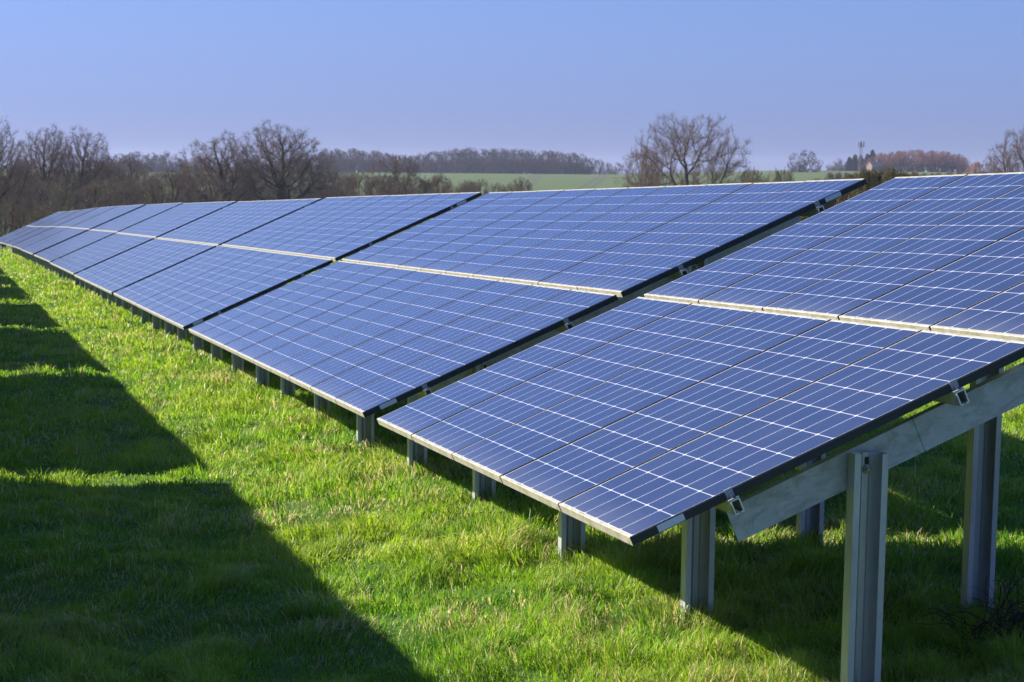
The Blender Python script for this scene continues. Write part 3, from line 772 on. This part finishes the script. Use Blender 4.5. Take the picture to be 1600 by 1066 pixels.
# ------------------------------------------------------------------ mast, house
def mast(px, ytop, Yd):
    p = spot(px, ytop, Yd); gz = th(p.x, p.y); H = p.z-gz
    r = tag(empty('radio_mast', (p.x, p.y, gz), .3), 'slim lattice radio mast with antennas rising above the evergreens', 'mast')
    mb = MB(); c = [(1.1, 0), (-.6, .95), (-.6, -.95)]
    for (x, y) in c: mb.tube((x, y, -.5), (x*.6, y*.6, H*.93), .10, .08, 6, 0, True)
    nb = 14
    for i in range(nb):
        z0, z1 = H*.93*i/nb, H*.93*(i+1)/nb
        for k in range(3):
            a, b = c[k], c[(k+1) % 3]; f0, f1 = 1-.4*i/nb, 1-.4*(i+1)/nb
            mb.tube((a[0]*f0, a[1]*f0, z0), (b[0]*f1, b[1]*f1, z1), .045, .045, 4)
            mb.tube((a[0]*f1, a[1]*f1, z1), (b[0]*f1, b[1]*f1, z1), .045, .045, 4)
    link_mesh('lattice_tower', recalc(mb.mesh('lattice_tower', [M_MAST])), r)
    hb = MB()
    for k in range(8):
        a0, a1 = k*math.pi/4, (k+1)*math.pi/4
        hb.tube((1.5*math.cos(a0), 1.5*math.sin(a0), H*.86), (1.5*math.cos(a1), 1.5*math.sin(a1), H*.86), .07, .07, 5)
        if k % 2 == 0: hb.tube((0, 0, H*.86), (1.5*math.cos(a0), 1.5*math.sin(a0), H*.86), .05, .05, 5)
    link_mesh('head_frame', recalc(hb.mesh('head_frame', [M_MAST])), r)
    ab = MB()
    ab.box(-.30, .30, -.14, .14, -1.4, 1.4); am = recalc(ab.mesh('antenna', [M_ANT]))
    for k in range(6):
        t = k*math.pi/3; o = link_mesh('antenna', am, r); o.location = (1.6*math.cos(t), 1.6*math.sin(t), H*.90); o.rotation_euler = (0, 0, t+math.pi/2)
mast(1346, 221, 1225)
def house(px, yridge, Yd):
    p = spot(px, yridge, Yd); gz = th(p.x, p.y); H = max(p.z-gz, 5)
    r = tag(empty('house', (p.x, p.y, gz), .5), 'small house with a pale orange tiled roof beside the mast', 'house')
    mb = MB(); mb.box(-3, 3, -2.4, 2.4, -.5, H*.58); mb.prism([(-2.4, H*.58), (2.4, H*.58), (0, H-.15)], 'x', -3, 3); link_mesh('wall', recalc(mb.mesh('wall', [M_BRICK])), r)
    rb = MB(); rb.prism([(-2.8, H*.53), (0, H), (2.8, H*.53), (2.8, H*.53+.18), (0, H+.2), (-2.8, H*.53+.18)], 'x', -3.3, 3.3); ro = link_mesh('roof', recalc(rb.mesh('roof', [M_TILE])), r)
    cb = MB(); cb.box(1.6, 2.3, -.4, .4, H*.8, H+1.0); link_mesh('chimney', recalc(cb.mesh('chimney', [M_BRICK])), ro)
    for x in (-1.7, 0, 1.7):
        wb = MB(); wb.box(x-.5, x+.5, -2.45, -2.35, 1.0, 2.2); link_mesh('window', recalc(wb.mesh('window', [M_GLASS])), r)
house(1366, 264, 1240)

# ------------------------------------------------------------------ dead bramble and dry stalks by the posts
def scrap(name, px, al, a, n, spread, hgt, label, cat, thick=.0022, seed=1):
    r = random.Random(seed); c = D3*al+E3*(LAT0+a); g = th(c.x, c.y); mb = MB()
    for i in range(n):
        x, y = r.gauss(0, spread[0]), r.gauss(0, spread[1]); p = Vector((x, y, 0)); d = Vector((r.uniform(-1, 1), r.uniform(-1, 1), r.uniform(.3, 1.6))).normalized()
        L_ = hgt*r.uniform(.5, 1.3); k = 7; t = thick*r.uniform(.6, 1.5)
        for j in range(k):
            q = p+d*L_/k; mb.tube(p, q, t*(1-j/k*.6), t*(1-(j+1)/k*.6), 4); p = q; d = (d+Vector((r.uniform(-.35, .35), r.uniform(-.35, .35), r.uniform(-.55, .15)))).normalized()
            if p.z < .01: d.z = abs(d.z)
    o = link_mesh(name, mb.mesh(name, [M_BRAMBLE])); o.location = (c.x, c.y, g); o.rotation_euler = (0, 0, PSI); return tag(o, label, cat)
scrap('dead_bramble', 0, 9.35, 2.28, 190, (.16, .10), .30, 'tangle of dead bramble stems at the foot of the right-hand rear post', 'dead plant', .003, 4)
M_BR = M_BRAMBLE; M_BRAMBLE = mat_bark('dry_straw_stalks', (.36, .27, .17), (.27, .20, .12), 6)
scrap('dry_stalks', 0, 9.70, .85, 26, (.06, .05), .14, 'pale dry stalks round the foot of the post below the table corner', 'dead plant', .0013, 8)
scrap('dry_stalks', 0, 11.85, .85, 14, (.06, .05), .10, 'few dry stalks round the foot of the second front post', 'dead plant', .0013, 9)
scrap('dry_stalks', 0, 10.3, 2.3, 6, (.35, .5), .30, 'thin dry grass stalks standing in the shade under the nearest table', 'dead plant', .0011, 10)

# ------------------------------------------------------------------ air
def haze():
    mb = MB(); mb.box(-4200, 4200, -4200, 4200, -40, 24)
    m = bpy.data.materials.new('haze_air'); m.use_nodes = True; t = m.node_tree; t.nodes.remove(t.nodes['Principled BSDF'])
    v = t.nodes.new('ShaderNodeVolumePrincipled'); v.inputs['Color'].default_value = (.68, .76, 1.0, 1); v.inputs['Density'].default_value = .00010
    v.inputs['Anisotropy'].default_value = .2
    t.links.new(v.outputs[0], t.nodes['Material Output'].inputs['Volume'])
    o = link_mesh('haze', recalc(mb.mesh('haze', [m]))); tag(o, 'thin pale haze in the distance', 'haze', kind='stuff')
haze()
